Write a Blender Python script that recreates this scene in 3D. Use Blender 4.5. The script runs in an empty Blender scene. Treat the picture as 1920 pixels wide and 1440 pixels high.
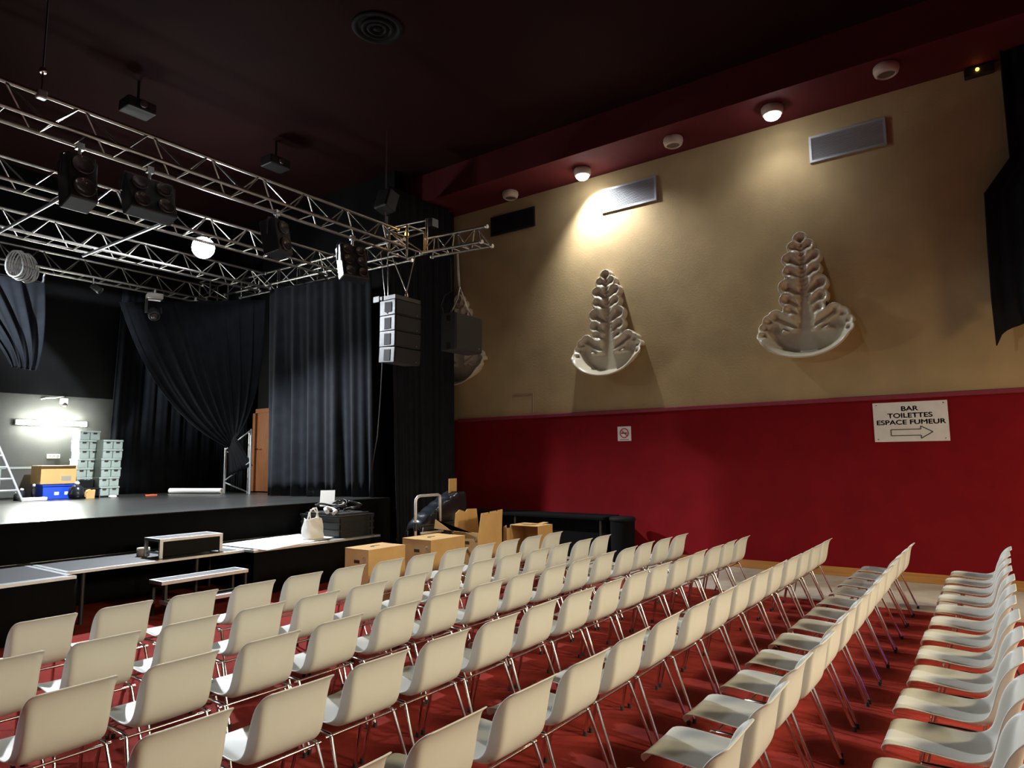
import bpy, bmesh, math, random
from mathutils import Vector, Matrix
random.seed(7)
PI = math.pi
S = bpy.context.scene
COL = S.collection
# ------------------------------------------------------------------ camera
cam_d = bpy.data.cameras.new('camera'); cam = bpy.data.objects.new('camera', cam_d); COL.objects.link(cam)
F_PX = 1252.18; YAW, PITCH, ROLL = math.radians(54.2041), math.radians(6.4586), math.radians(-0.5232)
fw = Vector((math.sin(YAW)*math.cos(PITCH), math.cos(YAW)*math.cos(PITCH), math.sin(PITCH)))
rt = Vector((math.cos(YAW), -math.sin(YAW), 0)); up = rt.cross(fw)
r2 = rt*math.cos(ROLL)+up*math.sin(ROLL); u2 = -rt*math.sin(ROLL)+up*math.cos(ROLL)
cam.matrix_world = Matrix(((r2.x,u2.x,-fw.x,0),(r2.y,u2.y,-fw.y,0),(r2.z,u2.z,-fw.z,1.775),(0,0,0,1)))
cam_d.sensor_width = 36; cam_d.lens = F_PX/1920*36; cam_d.clip_start = 0.05
S.camera = cam
# ------------------------------------------------------------------ world, exposure, house lights
W = bpy.data.worlds.new('dim_hall'); S.world = W; W.use_nodes = True
W.node_tree.nodes['Background'].inputs[0].default_value = (0.8, 0.75, 0.7, 1)
W.node_tree.nodes['Background'].inputs[1].default_value = 0.004
S.view_settings.view_transform = 'Standard'; S.view_settings.look = 'None'
S.view_settings.exposure = 0.0; S.view_settings.gamma = 1.0; S.view_settings.use_curve_mapping = False

def lamp(name, kind, loc, power, color, target=None, size=0.2, angle=90, blend=0.5):
    d = bpy.data.lights.new(name, kind); d.energy = power; d.color = color
    if kind == 'AREA': d.size = size
    else: d.shadow_soft_size = size
    if kind == 'SPOT': d.spot_size = math.radians(angle); d.spot_blend = blend
    o = bpy.data.objects.new(name, d); COL.objects.link(o); o.location = loc
    if target: o.rotation_euler = (Vector(target)-Vector(loc)).to_track_quat('-Z', 'Y').to_euler()
    return o
WARM = (1.0, 0.86, 0.58); COOL = (0.86, 0.93, 1.0)
# warm house lamps of the rear part of the hall, behind the seats
for hx, hp in ((3.4, 2100), (7.4, 2300)):
    lamp('rear_house_lamp', 'SPOT', (hx, -5.2, 4.3), hp, WARM, (hx-0.7, 1.4, -0.9), size=0.5, angle=88, blend=1.0)
lamp('rear_house_lamp', 'SPOT', (9.2, -3.2, 2.4), 230, (1.0, 0.74, 0.36), (10.2, 0.6, 0.2), size=0.25, angle=150, blend=1.0)
lamp('side_stage_lamp', 'SPOT', (-2.2, 8.3, 5.2), 1300, COOL, (3.8, 3.0, 0.2), size=0.15, angle=68, blend=0.7)
lamp('side_stage_lamp', 'SPOT', (1.2, 12.9, 5.2), 3600, COOL, (4.4, 14.8, 4.6), size=0.12, angle=34, blend=1.0)
lamp('bar_blue_lamp', 'POINT', (9.6, -3.0, 0.6), 9, (0.25, 0.12, 1.0), size=0.2)

# ------------------------------------------------------------------ materials
def mat(name, col, rough=0.6, metal=0.0, var=0.0, scale=8.0, bump=0.0, bscale=60.0, emit=None, estr=0.0, spec=0.5, stretch=None, sheen=0.0):
    m = bpy.data.materials.new(name); m.use_nodes = True
    nt = m.node_tree; b = nt.nodes['Principled BSDF']
    b.inputs['Base Color'].default_value = (*col, 1); b.inputs['Roughness'].default_value = rough
    b.inputs['Metallic'].default_value = metal; b.inputs['Specular IOR Level'].default_value = spec
    if sheen: b.inputs['Sheen Weight'].default_value = sheen
    tc = nt.nodes.new('ShaderNodeTexCoord'); src = tc.outputs['Object']
    if stretch:
        mp = nt.nodes.new('ShaderNodeMapping'); mp.inputs['Scale'].default_value = stretch
        nt.links.new(src, mp.inputs[0]); src = mp.outputs[0]
    if var:
        n = nt.nodes.new('ShaderNodeTexNoise'); n.inputs['Scale'].default_value = scale; n.inputs['Detail'].default_value = 5
        nt.links.new(src, n.inputs['Vector'])
        r = nt.nodes.new('ShaderNodeValToRGB')
        r.color_ramp.elements[0].position = 0.3; r.color_ramp.elements[1].position = 0.7
        r.color_ramp.elements[0].color = (*[max(0, c*(1-var)) for c in col], 1)
        r.color_ramp.elements[1].color = (*[min(1, c*(1+var)) for c in col], 1)
        nt.links.new(n.outputs['Fac'], r.inputs[0]); nt.links.new(r.outputs[0], b.inputs['Base Color'])
    if bump:
        n2 = nt.nodes.new('ShaderNodeTexNoise'); n2.inputs['Scale'].default_value = bscale; n2.inputs['Detail'].default_value = 4
        nt.links.new(src, n2.inputs['Vector'])
        bp = nt.nodes.new('ShaderNodeBump'); bp.inputs['Strength'].default_value = bump; bp.inputs['Distance'].default_value = 0.01
        nt.links.new(n2.outputs['Fac'], bp.inputs['Height']); nt.links.new(bp.outputs[0], b.inputs['Normal'])
    if emit:
        b.inputs['Emission Color'].default_value = (*emit, 1); b.inputs['Emission Strength'].default_value = estr
    return m
M = dict(
 carpet=mat('red_carpet', (0.24, 0.026, 0.020), 0.95, var=0.25, scale=3, bump=0.5, bscale=250, spec=0.1),
 greyfloor=mat('grey_floor_covering', (0.36, 0.31, 0.25), 0.6, var=0.12, scale=4, bump=0.1),
 beige=mat('beige_wall_paint', (0.42, 0.31, 0.155), 0.75, var=0.10, scale=1.6, bump=0.25, bscale=30, spec=0.25),
 redwall=mat('red_wall_fabric', (0.20, 0.005, 0.009), 0.9, var=0.10, scale=2.5, bump=0.2, bscale=200, spec=0.15),
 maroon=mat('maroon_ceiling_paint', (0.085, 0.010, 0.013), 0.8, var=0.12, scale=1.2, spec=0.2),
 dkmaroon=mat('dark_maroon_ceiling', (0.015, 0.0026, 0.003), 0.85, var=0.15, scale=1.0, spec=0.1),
 trim=mat('maroon_ledge_paint', (0.22, 0.018, 0.035), 0.7, var=0.1),
 wood=mat('orange_wood_baseboard', (0.45, 0.20, 0.045), 0.5, var=0.2, scale=6, stretch=(1, 0.2, 6)),
 black=mat('black_paint', (0.005, 0.005, 0.0055), 0.7, var=0.2, scale=3, spec=0.15),
 blackwall=mat('black_stage_wall', (0.055, 0.056, 0.052), 0.8, var=0.2, scale=1.5, bump=0.15),
 lino=mat('glossy_black_stage_floor', (0.018, 0.018, 0.017), 0.29, var=0.35, scale=2.2, bump=0.12, bscale=7, stretch=(0.5, 2, 1)),
 cloth=mat('black_stage_cloth', (0.009, 0.0105, 0.014), 0.9, var=0.25, scale=5, bump=0.3, bscale=120, spec=0.15, sheen=0.02),
 skirt=mat('matt_black_skirt_cloth', (0.0045, 0.0045, 0.005), 0.95, bump=0.3, bscale=120, spec=0.08),
 plastic=mat('pale_grey_shell_plastic', (0.56, 0.55, 0.50), 0.42, var=0.03, scale=6, bump=0.06, bscale=400, spec=0.4),
 chrome=mat('chrome_tube', (0.82, 0.80, 0.77), 0.14, metal=1.0),
 rubber=mat('black_rubber', (0.02, 0.02, 0.02), 0.8),
 alu=mat('aluminium_truss_tube', (0.42, 0.40, 0.37), 0.36, metal=1.0, var=0.12, scale=14),
 aluedge=mat('aluminium_edge', (0.72, 0.74, 0.76), 0.35, metal=0.85, var=0.1),
 blackmetal=mat('black_metal', (0.015, 0.015, 0.016), 0.45, var=0.2),
 speaker=mat('black_speaker_paint', (0.045, 0.046, 0.048), 0.5, bump=0.3, bscale=200),
 grille=mat('black_speaker_grille', (0.018, 0.018, 0.019), 0.55, bump=0.6, bscale=300),
 white=mat('white_plastic', (0.75, 0.73, 0.68), 0.5, var=0.04),
 lampwhite=mat('off_white_lamp_housing', (0.50, 0.42, 0.34), 0.5, var=0.05),
 plaster=mat('glossy_ivory_plaster', (0.62, 0.56, 0.42), 0.26, var=0.05, bump=0.08, bscale=14),
 card=mat('brown_cardboard', (0.50, 0.30, 0.11), 0.8, var=0.08, scale=5, bump=0.1, bscale=90),
 cardin=mat('dark_brown_slot', (0.02, 0.012, 0.008), 0.9),
 ink=mat('black_ink', (0.012, 0.012, 0.012), 0.7),
 greyink=mat('grey_ink', (0.25, 0.24, 0.2), 0.7),
 redink=mat('red_sign_ink', (0.55, 0.03, 0.02), 0.6),
 vent=mat('grey_metal_grille', (0.42, 0.43, 0.45), 0.45, metal=0.4),
 ventdark=mat('dark_duct', (0.01, 0.01, 0.012), 0.9),
 paper=mat('white_paper_board', (0.85, 0.85, 0.83), 0.6),
 bag=mat('white_canvas_bag', (0.80, 0.79, 0.74), 0.8, bump=0.5, bscale=12),
 crate=mat('black_plastic_crate', (0.012, 0.012, 0.0125), 0.45),
 blue=mat('blue_plastic_crate', (0.012, 0.06, 0.55), 0.4, var=0.1),
 storage=mat('grey_green_storage_box', (0.26, 0.31, 0.28), 0.6, var=0.08),
 vinyl=mat('shiny_black_vinyl', (0.012, 0.014, 0.018), 0.22, bump=0.5, bscale=9),
 deck=mat('grey_deck_surface', (0.045, 0.047, 0.052), 0.5, var=0.15, scale=6, bump=0.1),
 door=mat('orange_brown_door', (0.42, 0.15, 0.05), 0.5, var=0.15, stretch=(4, 4, 0.5)),
 lens_on=mat('lit_lamp_lens', (1, 1, 1), 0.3, emit=(0.93, 0.96, 1.0), estr=60),
 lens_off=mat('unlit_lamp_lens', (0.12, 0.10, 0.08), 0.25),
 tube_on=mat('lit_fluorescent_tube', (1, 1, 1), 0.3, emit=(0.96, 1.0, 0.9), estr=160),
 amber=mat('lit_amber_lamp', (1, 0.5, 0.1), 0.3, emit=(1.0, 0.45, 0.04), estr=10),
 lensdark=mat('dark_glass_lens', (0.06, 0.05, 0.05), 0.12),
 ladder=mat('ladder_aluminium', (0.66, 0.68, 0.70), 0.4, metal=0.7),
 orange=mat('orange_plastic', (0.75, 0.10, 0.03), 0.5),
 cable=mat('black_cable', (0.02, 0.02, 0.02), 0.5),
 greycable=mat('pale_grey_cable', (0.55, 0.55, 0.53), 0.45),
 tape=mat('cream_tape_roll', (0.62, 0.55, 0.46), 0.6),
)
# ------------------------------------------------------------------ mesh helpers
class MB:
    def __init__(s): s.bm = bmesh.new()
    def quad(s, pts, smooth=False):
        f = s.bm.faces.new([s.bm.verts.new(p) for p in pts]); f.smooth = smooth; return s
    def box(s, a, b, rot=None, piv=None, bev=0.0):
        x0, y0, z0 = a; x1, y1, z1 = b
        g = bmesh.ops.create_cube(s.bm, size=1.0); vs = g['verts']
        bmesh.ops.scale(s.bm, vec=(x1-x0, y1-y0, z1-z0), verts=vs)
        bmesh.ops.translate(s.bm, vec=((x0+x1)/2, (y0+y1)/2, (z0+z1)/2), verts=vs)
        if bev:
            es = list({e for v in vs for e in v.link_edges})
            r = bmesh.ops.bevel(s.bm, geom=es, offset=bev, segments=2, affect='EDGES', profile=0.5)
            vs = list({v for f in r['faces'] for v in f.verts} | {v for v in vs if v.is_valid})
        if rot is not None:
            bmesh.ops.rotate(s.bm, cent=piv or ((x0+x1)/2, (y0+y1)/2, (z0+z1)/2), matrix=rot, verts=vs)
        return s
    def tube(s, p0, p1, r, n=10, r1=None, cap=True):
        p0 = Vector(p0); p1 = Vector(p1); d = (p1-p0)
        if d.length < 1e-6: return s
        d.normalize(); a = d.orthogonal().normalized(); b = d.cross(a); r1 = r if r1 is None else r1
        c = [(a*math.cos(2*PI*i/n)+b*math.sin(2*PI*i/n)) for i in range(n)]
        v0 = [s.bm.verts.new(p0+q*r) for q in c]; v1 = [s.bm.verts.new(p1+q*r1) for q in c]
        for i in range(n):
            f = s.bm.faces.new((v0[i], v0[(i+1)%n], v1[(i+1)%n], v1[i])); f.smooth = True
        if cap:
            s.bm.faces.new([s.bm.verts.new(p0+q*r) for q in reversed(c)])
            s.bm.faces.new([s.bm.verts.new(p1+q*r1) for q in c])
        return s
    def path(s, pts, r, n=8):
        pts = [Vector(p) for p in pts]; rings = []; a = None
        for i, p in enumerate(pts):
            d = (pts[min(i+1, len(pts)-1)]-pts[max(i-1, 0)]).normalized()
            a = d.orthogonal().normalized() if a is None else (a-d*a.dot(d)).normalized()
            b = d.cross(a)
            rings.append([s.bm.verts.new(p+(a*math.cos(2*PI*k/n)+b*math.sin(2*PI*k/n))*r) for k in range(n)])
        for i in range(len(rings)-1):
            for k in range(n):
                f = s.bm.faces.new((rings[i][k], rings[i][(k+1)%n], rings[i+1][(k+1)%n], rings[i+1][k])); f.smooth = True
        s.bm.faces.new(list(reversed(rings[0]))); s.bm.faces.new(rings[-1])
        return s
    def lathe(s, prof, c=(0, 0, 0), axis=(0, 0, 1), n=24, smooth=True):
        ax = Vector(axis).normalized(); a = ax.orthogonal().normalized(); b = ax.cross(a); c = Vector(c); rings = []
        for r, h in prof:
            rings.append([s.bm.verts.new(c+ax*h+(a*math.cos(2*PI*k/n)+b*math.sin(2*PI*k/n))*max(r, 1e-4)) for k in range(n)])
        for i in range(len(rings)-1):
            for k in range(n):
                f = s.bm.faces.new((rings[i][k], rings[i][(k+1)%n], rings[i+1][(k+1)%n], rings[i+1][k])); f.smooth = smooth
        s.bm.faces.new(list(reversed(rings[0]))); s.bm.faces.new(rings[-1])
        return s
    def grid(s, P, closed=False, smooth=True):
        V = [[s.bm.verts.new(p) for p in row] for row in P]
        for i in range(len(V)-1):
            m = len(V[i])
            for k in range(m if closed else m-1):
                f = s.bm.faces.new((V[i][k], V[i][(k+1)%m], V[i+1][(k+1)%m], V[i+1][k])); f.smooth = smooth
        return s
    def prism(s, poly, ax, d0, d1):
        # poly: list of 2D points in the plane normal to axis ax, extruded from d0 to d1
        def P(q, d):
            return {'x': (d, q[0], q[1]), 'y': (q[0], d, q[1]), 'z': (q[0], q[1], d)}[ax]
        A = [s.bm.verts.new(P(q, d0)) for q in poly]; B = [s.bm.verts.new(P(q, d1)) for q in poly]; n = len(poly)
        s.bm.faces.new(A); s.bm.faces.new(list(reversed(B)))
        for i in range(n): s.bm.faces.new((A[i], B[i], B[(i+1)%n], A[(i+1)%n]))
        return s
    def build(s, name, m, parent=None, norm=True, solid=0.0):
        if norm: bmesh.ops.recalc_face_normals(s.bm, faces=s.bm.faces)
        me = bpy.data.meshes.new(name); s.bm.to_mesh(me); s.bm.free()
        me.materials.append(m)
        o = bpy.data.objects.new(name, me); COL.objects.link(o)
        if solid:
            md = o.modifiers.new('thickness', 'SOLIDIFY'); md.thickness = solid; md.offset = 0
        if parent: o.parent = parent
        return o
def bake(o):
    dg = bpy.context.evaluated_depsgraph_get(); dg.update()
    me = bpy.data.meshes.new_from_object(o.evaluated_get(dg)); old = o.data
    o.modifiers.clear()
    if o.type == 'MESH': o.data = me; return o
    n = bpy.data.objects.new(o.name, me); COL.objects.link(n); n.matrix_world = o.matrix_world; n.parent = o.parent
    bpy.data.objects.remove(o); return n
def tag(o, label, cat, group=None, kind=None):
    o['label'] = label; o['category'] = cat
    if group: o['group'] = group
    if kind: o['kind'] = kind
    return o
def thing(name, label, cat, loc=(0, 0, 0), rz=0.0, group=None):
    o = bpy.data.objects.new(name, None); COL.objects.link(o); o.location = loc; o.rotation_euler = (0, 0, rz)
    o.empty_display_size = 0.1
    return tag(o, label, cat, group)
def struct(name, mb, m, label=None):
    o = mb.build(name, m); o['kind'] = 'structure'
    if label: o['label'] = label
    return o
def dup(root, loc=None, rz=None, label=None):
    r = root.copy(); COL.objects.link(r)
    if loc is not None: r.location = loc
    if rz is not None: r.rotation_euler = (0, 0, rz)
    if label: r['label'] = label
    for ch in root.children:
        c = ch.copy(); COL.objects.link(c); c.parent = r
        for g in ch.children:
            d = g.copy(); COL.objects.link(d); d.parent = c
    return r
def wm(o):
    m = Matrix.LocRotScale(o.location, o.rotation_euler, o.scale)
    return wm(o.parent) @ o.matrix_parent_inverse @ m if o.parent else m
def wp(mb, name, m, parent, solid=0.0):     # a part modelled in world coordinates
    o = mb.build(name, m, solid=solid); o.parent = parent; o.matrix_parent_inverse = wm(parent).inverted(); return o
def text(body, size, m, parent, loc, rot, name='lettering', bold=0.0, sx=1.0, ext=0.002):
    cu = bpy.data.curves.new(name, 'FONT'); cu.body = body; cu.size = size; cu.align_x = 'CENTER'; cu.align_y = 'CENTER'
    cu.extrude = ext
    o = bpy.data.objects.new(name, cu); COL.objects.link(o)
    o = bake(o)
    if bold:
        bm = bmesh.new(); bm.from_mesh(o.data); g0 = list(bm.verts)+list(bm.edges)+list(bm.faces)
        for dx, dy in ((bold, 0), (-bold, 0), (0, bold), (0, -bold)):
            r = bmesh.ops.duplicate(bm, geom=g0)
            bmesh.ops.translate(bm, vec=(dx, dy, 0), verts=[v for v in r['geom'] if isinstance(v, bmesh.types.BMVert)])
        bm.to_mesh(o.data); bm.free()
    o.data.materials.clear(); o.data.materials.append(m)
    o.name = name; o.parent = parent; o.location = loc; o.rotation_euler = rot; o.scale = (sx, 1, 1)
    return o
WALLROT = (PI/2, 0, -PI/2)     # a flat thing on the wall to the right: local x runs towards -Y, local y up
XW = 11.2
# ------------------------------------------------------------------ the room
ST = 1.08                       # stage height
struct('floor', MB().box((-6, -10, -0.1), (9.15, 16.3, 0)), M['carpet'])
struct('trim_1', MB().box((9.15, -10, -0.1), (XW+0.2, 16.3, -0.0005)), M['greyfloor'], 'grey floor strip between the red carpet and the wall')
struct('wall_right', MB().box((XW, -10, 2.64), (XW+0.2, 16.3, 8.0)), M['beige'], 'beige upper wall carrying the plaster leaf sconces')
struct('trim_2', MB().box((XW, -10, -0.1), (XW+0.2, 16.3, 2.64)), M['redwall'], 'dark red lower part of the right wall')
struct('trim_3', MB().box((XW-0.07, -10, 2.60), (XW, 9.5, 2.67), bev=0.012), M['trim'], 'maroon ledge between the beige and the red wall')
struct('baseboard_right', MB().box((XW-0.02, -10, 0), (XW, 9.68, 0.13), bev=0.004), M['wood'])
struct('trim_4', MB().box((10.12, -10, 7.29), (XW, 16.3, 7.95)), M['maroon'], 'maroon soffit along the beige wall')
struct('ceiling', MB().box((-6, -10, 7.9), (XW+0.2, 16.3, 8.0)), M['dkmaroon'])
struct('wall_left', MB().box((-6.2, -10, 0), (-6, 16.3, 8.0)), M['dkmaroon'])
struct('wall_back', MB().box((-6, -10.2, 0), (XW+0.2, -10, 8.0)), M['redwall'])
struct('wall_front', MB().box((-6, 16.1, 0), (XW+0.2, 16.3, 8.0)), M['blackwall'])
struct('trim_5', MB().box((-6, 16.0, 3.2), (9.6, 16.1, 7.9)), M['black'], 'black upper panel of the wall behind the stage')
struct('wall_stage_right', MB().box((9.6, 9.95, 0), (9.75, 16.1, 7.9)), M['black'])
d = struct('door_1', MB().box((9.55, 13.6, ST), (9.6, 14.55, 2.95)), M['door'])
hd = MB().tube((9.54, 14.36, 2.08), (9.47, 14.36, 2.08), 0.012).tube((9.47, 14.36, 2.08), (9.47, 14.48, 2.08), 0.012)
hd.build('door_handle', M['chrome'], d)
struct('trim_6', MB().box((9.5, 14.55, ST), (9.6, 14.66, 3.05)).box((9.5, 13.5, ST), (9.6, 13.6, 3.05)).box((9.5, 13.5, 2.95), (9.6, 14.66, 3.05)), M['door'], 'brown frame of the door beside the stage')
# stage
st = thing('stage', 'large black stage with a glossy floor behind the rows of chairs', 'stage', (2, 12.8, 0))
wp(MB().box((-5.99, 9.5, ST-0.04), (9.14, 16.0, ST)), 'stage_floor', M['lino'], st)
P = [[(-5.98+15.12*i/240, 9.478+0.008*math.sin(i*0.9)+0.006*math.sin(i*0.37), ST-0.006-(ST-0.01)*j/3) for i in range(241)] for j in range(4)]
wp(MB().grid(P), 'skirt', M['skirt'], st, solid=0.006)
wp(MB().box((9.10, 9.52, 0), (9.14, 16.0, ST-0.04)), 'side_panel', M['black'], st)
# ------------------------------------------------------------------ chairs
def chair_shell():
    prof = [(0.440, 0.390), (0.450, 0.412), (0.438, 0.433), (0.390, 0.441), (0.32, 0.436), (0.24, 0.428), (0.16, 0.421), (0.10, 0.418),
            (0.045, 0.428), (-0.003, 0.442), (-0.036, 0.466), (-0.057, 0.502), (-0.070, 0.55), (-0.079, 0.60), (-0.086, 0.645), (-0.094, 0.685),
            (-0.103, 0.715), (-0.116, 0.740), (-0.130, 0.756), (-0.137, 0.762), (-0.143, 0.765)]
    wid = [0.160, 0.174, 0.184, 0.190, 0.194, 0.197, 0.198, 0.198, 0.197, 0.196, 0.194, 0.193, 0.193, 0.193, 0.193, 0.193, 0.192, 0.190, 0.184, 0.175, 0.160]
    lift = [0, 0.003, 0.006, 0.01, 0.014, 0.017, 0.019, 0.021, 0.023, 0.024, 0.022, 0.016, 0.008, 0.004, 0, 0, 0, 0, 0, 0, 0]
    forw = [0, 0, 0, 0, 0, 0, 0.002, 0.008, 0.024, 0.043, 0.058, 0.066, 0.067, 0.064, 0.057, 0.046, 0.032, 0.018, 0.007, 0.002, 0.0]
    n = 22; P = []
    for (y, z), w, l, f in zip(prof, wid, lift, forw):
        row = []
        for k in range(n+1):
            q = -1+2*k/n; aq = abs(q); g = aq*1.34 if aq < .68 else .911+.089*(aq-.68)/.32; fl = min(1, f/.03)
            t = math.copysign(aq+(g-aq)*fl, q); e = 0.10*q*q+0.90*max(0, (aq-0.66)/0.34)**1.02
            row.append((t*w, y+f*e, z+l*e - (0.012*(1-t*t) if 3 <= prof.index((y, z)) <= 8 else 0)))
        P.append(row)
    return MB().grid(P)
def make_chair(label):
    t = thing('stacking_chair', label, 'chair', group='pale grey shell chairs in seven rows')
    o = chair_shell().build('shell', M['plastic'], t)
    md = o.modifiers.new('a', 'SOLIDIFY'); md.thickness = 0.007; md.offset = 0
    md = o.modifiers.new('b', 'SUBSURF'); md.levels = 1; md.render_levels = 1
    bake(o)
    for p in o.data.polygons: p.use_smooth = True
    for s in (-1, 1):
        for top, foot in (((s*0.212, 0.285, 0.392), (s*0.232, 0.37, 0.012)), ((s*0.212, 0.035, 0.392), (s*0.236, -0.115, 0.012))):
            lg = MB().tube(top, foot, 0.0105, 10).build('leg', M['chrome'], t)
            MB().tube((foot[0], foot[1], 0.0), (foot[0], foot[1], 0.03), 0.0135, 10).build('foot_cap', M['rubber'], lg)
        MB().path([(s*0.212, 0.285, 0.385), (s*0.211, 0.28, 0.400), (s*0.211, 0.16, 0.402), (s*0.211, 0.04, 0.400), (s*0.212, 0.035, 0.385)], 0.0105, 8).build('side_rail', M['chrome'], t)
    MB().tube((-0.212, 0.26, 0.396), (0.212, 0.26, 0.396), 0.009, 8).build('cross_rail', M['chrome'], t)
    MB().tube((-0.24, 0.045, 0.392), (0.24, 0.045, 0.392), 0.008, 8).build('cross_rail', M['chrome'], t)
    h = MB()
    h.path([(0.21, 0.20, 0.40), (0.245, 0.20, 0.405), (0.252, 0.185, 0.405), (0.245, 0.17, 0.405), (0.21, 0.17, 0.40)], 0.006, 6)
    h.build('link_hook', M['chrome'], t)
    return t
ORD = ['zeroth', 'first', 'second', 'third', 'fourth', 'fifth', 'sixth', 'seventh', 'eighth', 'ninth', 'tenth', 'eleventh', 'twelfth', 'thirteenth', 'fourteenth', 'fifteenth']
ROWS = [  # x of the first back corner, spacing, y of the backs, drift per chair, count
    (2.067, 0.511, 5.176, -0.010, 13), (1.562, 0.5115, 4.296, 0.000, 14), (1.598, 0.519, 3.512, -0.002, 15),
    (1.673, 0.524, 2.655, 0.003, 15), (1.736, 0.5355, 1.782, -0.0025, 15), (2.76, 0.5398, 0.850, 0.002, 13), (2.95, 0.5388, -0.037, 0.0, 13)]
proto = None
for ri, (x0, dx, y0, dy, n) in enumerate(ROWS):
    where = ['front row', 'second row', 'third row', 'fourth row', 'fifth row', 'sixth row', 'rearmost row'][ri]
    for j in range(n):
        if j == n-1: lab = f'pale grey shell chair at the wall end of the {where} facing the stage'
        elif j == 0: lab = f'pale grey shell chair, leftmost in the {where} facing the stage'
        elif j < n/2: lab = f'pale grey shell chair, {ORD[j+1]} from the left in the {where} facing the stage'
        else: lab = f'pale grey shell chair, {ORD[n-j]} from the wall end of the {where} facing the stage'
        c = proto if proto is None else dup(proto, label=lab)
        if proto is None: c = proto = make_chair(lab)
        c.location = (x0+dx*j-0.168+random.uniform(-.006, .006), y0+dy*j+0.136+random.uniform(-.012, .012), 0)
        c.rotation_euler = (0, 0, random.uniform(-0.018, 0.018))
# ------------------------------------------------------------------ ceiling spotlights on the soffit
LAMPS = [(10.86, 9.63, 0, 'unlit round ceiling spotlight nearest the stage, above the hanging subwoofer'),
         (10.79, 7.78, 0, 'unlit round ceiling spotlight above the dark vent beside the stage'),
         (10.74, 6.04, 1, 'brightest lit round ceiling spotlight, throwing a pool of light on the wall'),
         (10.60, 4.155, 0, 'unlit round ceiling spotlight between the two lit ones'),
         (10.56, 2.49, 1, 'smaller lit round ceiling spotlight beside the striped wall vent'),
         (10.37, 0.88, 0, 'unlit round ceiling spotlight closest to the amber emergency light')]
for x, y, on, lab in LAMPS:
    t = thing('ceiling_spotlight', lab, 'ceiling light', (x, y, 7.29), group='round spotlights on the soffit')
    MB().lathe([(0.150, 0.0), (0.165, -0.02), (0.168, -0.07), (0.150, -0.125), (0.118, -0.150), (0.112, -0.145), (0.105, -0.11)], n=32).build('housing', M['lampwhite'], t)
    MB().lathe([(0.106, -0.118), (0.118 if on else 0.108, -0.165 if on else -0.128), (0.09, -0.195 if on else -0.132), (0.0, -0.21 if on else -0.134)], n=24).build('lens', M['lens_on' if on else 'lens_off'], t)
lamp('soffit_spot_lamp', 'SPOT', (10.78, 6.02, 7.05), 520, (0.95, 0.96, 1.0), (11.14, 5.75, 6.1), size=0.06, angle=120, blend=0.8)
lamp('soffit_spot_lamp', 'SPOT', (10.56, 2.49, 7.05), 34, (0.95, 0.96, 1.0), (10.9, 2.6, 5.6), size=0.06, angle=130, blend=0.8)
# ------------------------------------------------------------------ wall vents
def wall_vent(y0, y1, z0, z1, lab, dark=False):
    t = thing('wall_vent', lab, 'vent', (XW, (y0+y1)/2, z0), group='ventilation grilles on the beige wall')
    w = 0.035
    wp(MB().box((XW-0.004, y0+w, z0+w), (XW-0.001, y1-w, z1-w)), 'backing', M['ventdark'], t)
    f = MB()
    for a, b in (((y0, z0), (y1, z0+w)), ((y0, z1-w), (y1, z1)), ((y0, z0+w), (y0+w, z1-w)), ((y1-w, z0+w), (y1, z1-w))):
        f.box((XW-0.035, a[0], a[1]), (XW, b[0], b[1]))
    wp(f, 'frame', M['blackmetal' if dark else 'vent'], t)
    s = MB(); n = 15
    for i in range(n):
        z = z0+w+(z1-z0-2*w)*(i+0.5)/n
        s.box((XW-0.03, y0+w, z-0.005), (XW-0.004, y1-w, z+0.005), rot=Matrix.Rotation(0.5, 3, 'Y'))
    wp(s, 'louvre', M['blackmetal' if dark else 'vent'], t)
wall_vent(7.44, 8.59, 6.60, 7.02, 'dark unlit wall vent nearest the stage, above the hanging subwoofer', True)  # black metal in place of grey: its unlit look is put into the colour
wall_vent(4.74, 5.875, 6.50, 6.97, 'grey slatted wall vent washed out by the bright ceiling spotlight')
wall_vent(1.01, 2.10, 6.475, 6.91, 'grey slatted wall vent on the right, above the right-hand leaf sconce')
t = thing('emergency_light', 'dark emergency light box with a small amber lamp high beside the black drape', 'emergency light', (XW-0.05, -0.18, 7.19))
wp(MB().box((XW-0.10, -0.36, 7.13), (XW, -0.01, 7.26), bev=0.01), 'housing', M['blackmetal'], t)
wp(MB().lathe([(0.022, 0), (0.022, 0.015), (0.012, 0.024), (0, 0.026)], c=(XW-0.10, -0.17, 7.205), axis=(-1, 0, 0), n=14), 'lamp', M['amber'], t)
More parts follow.
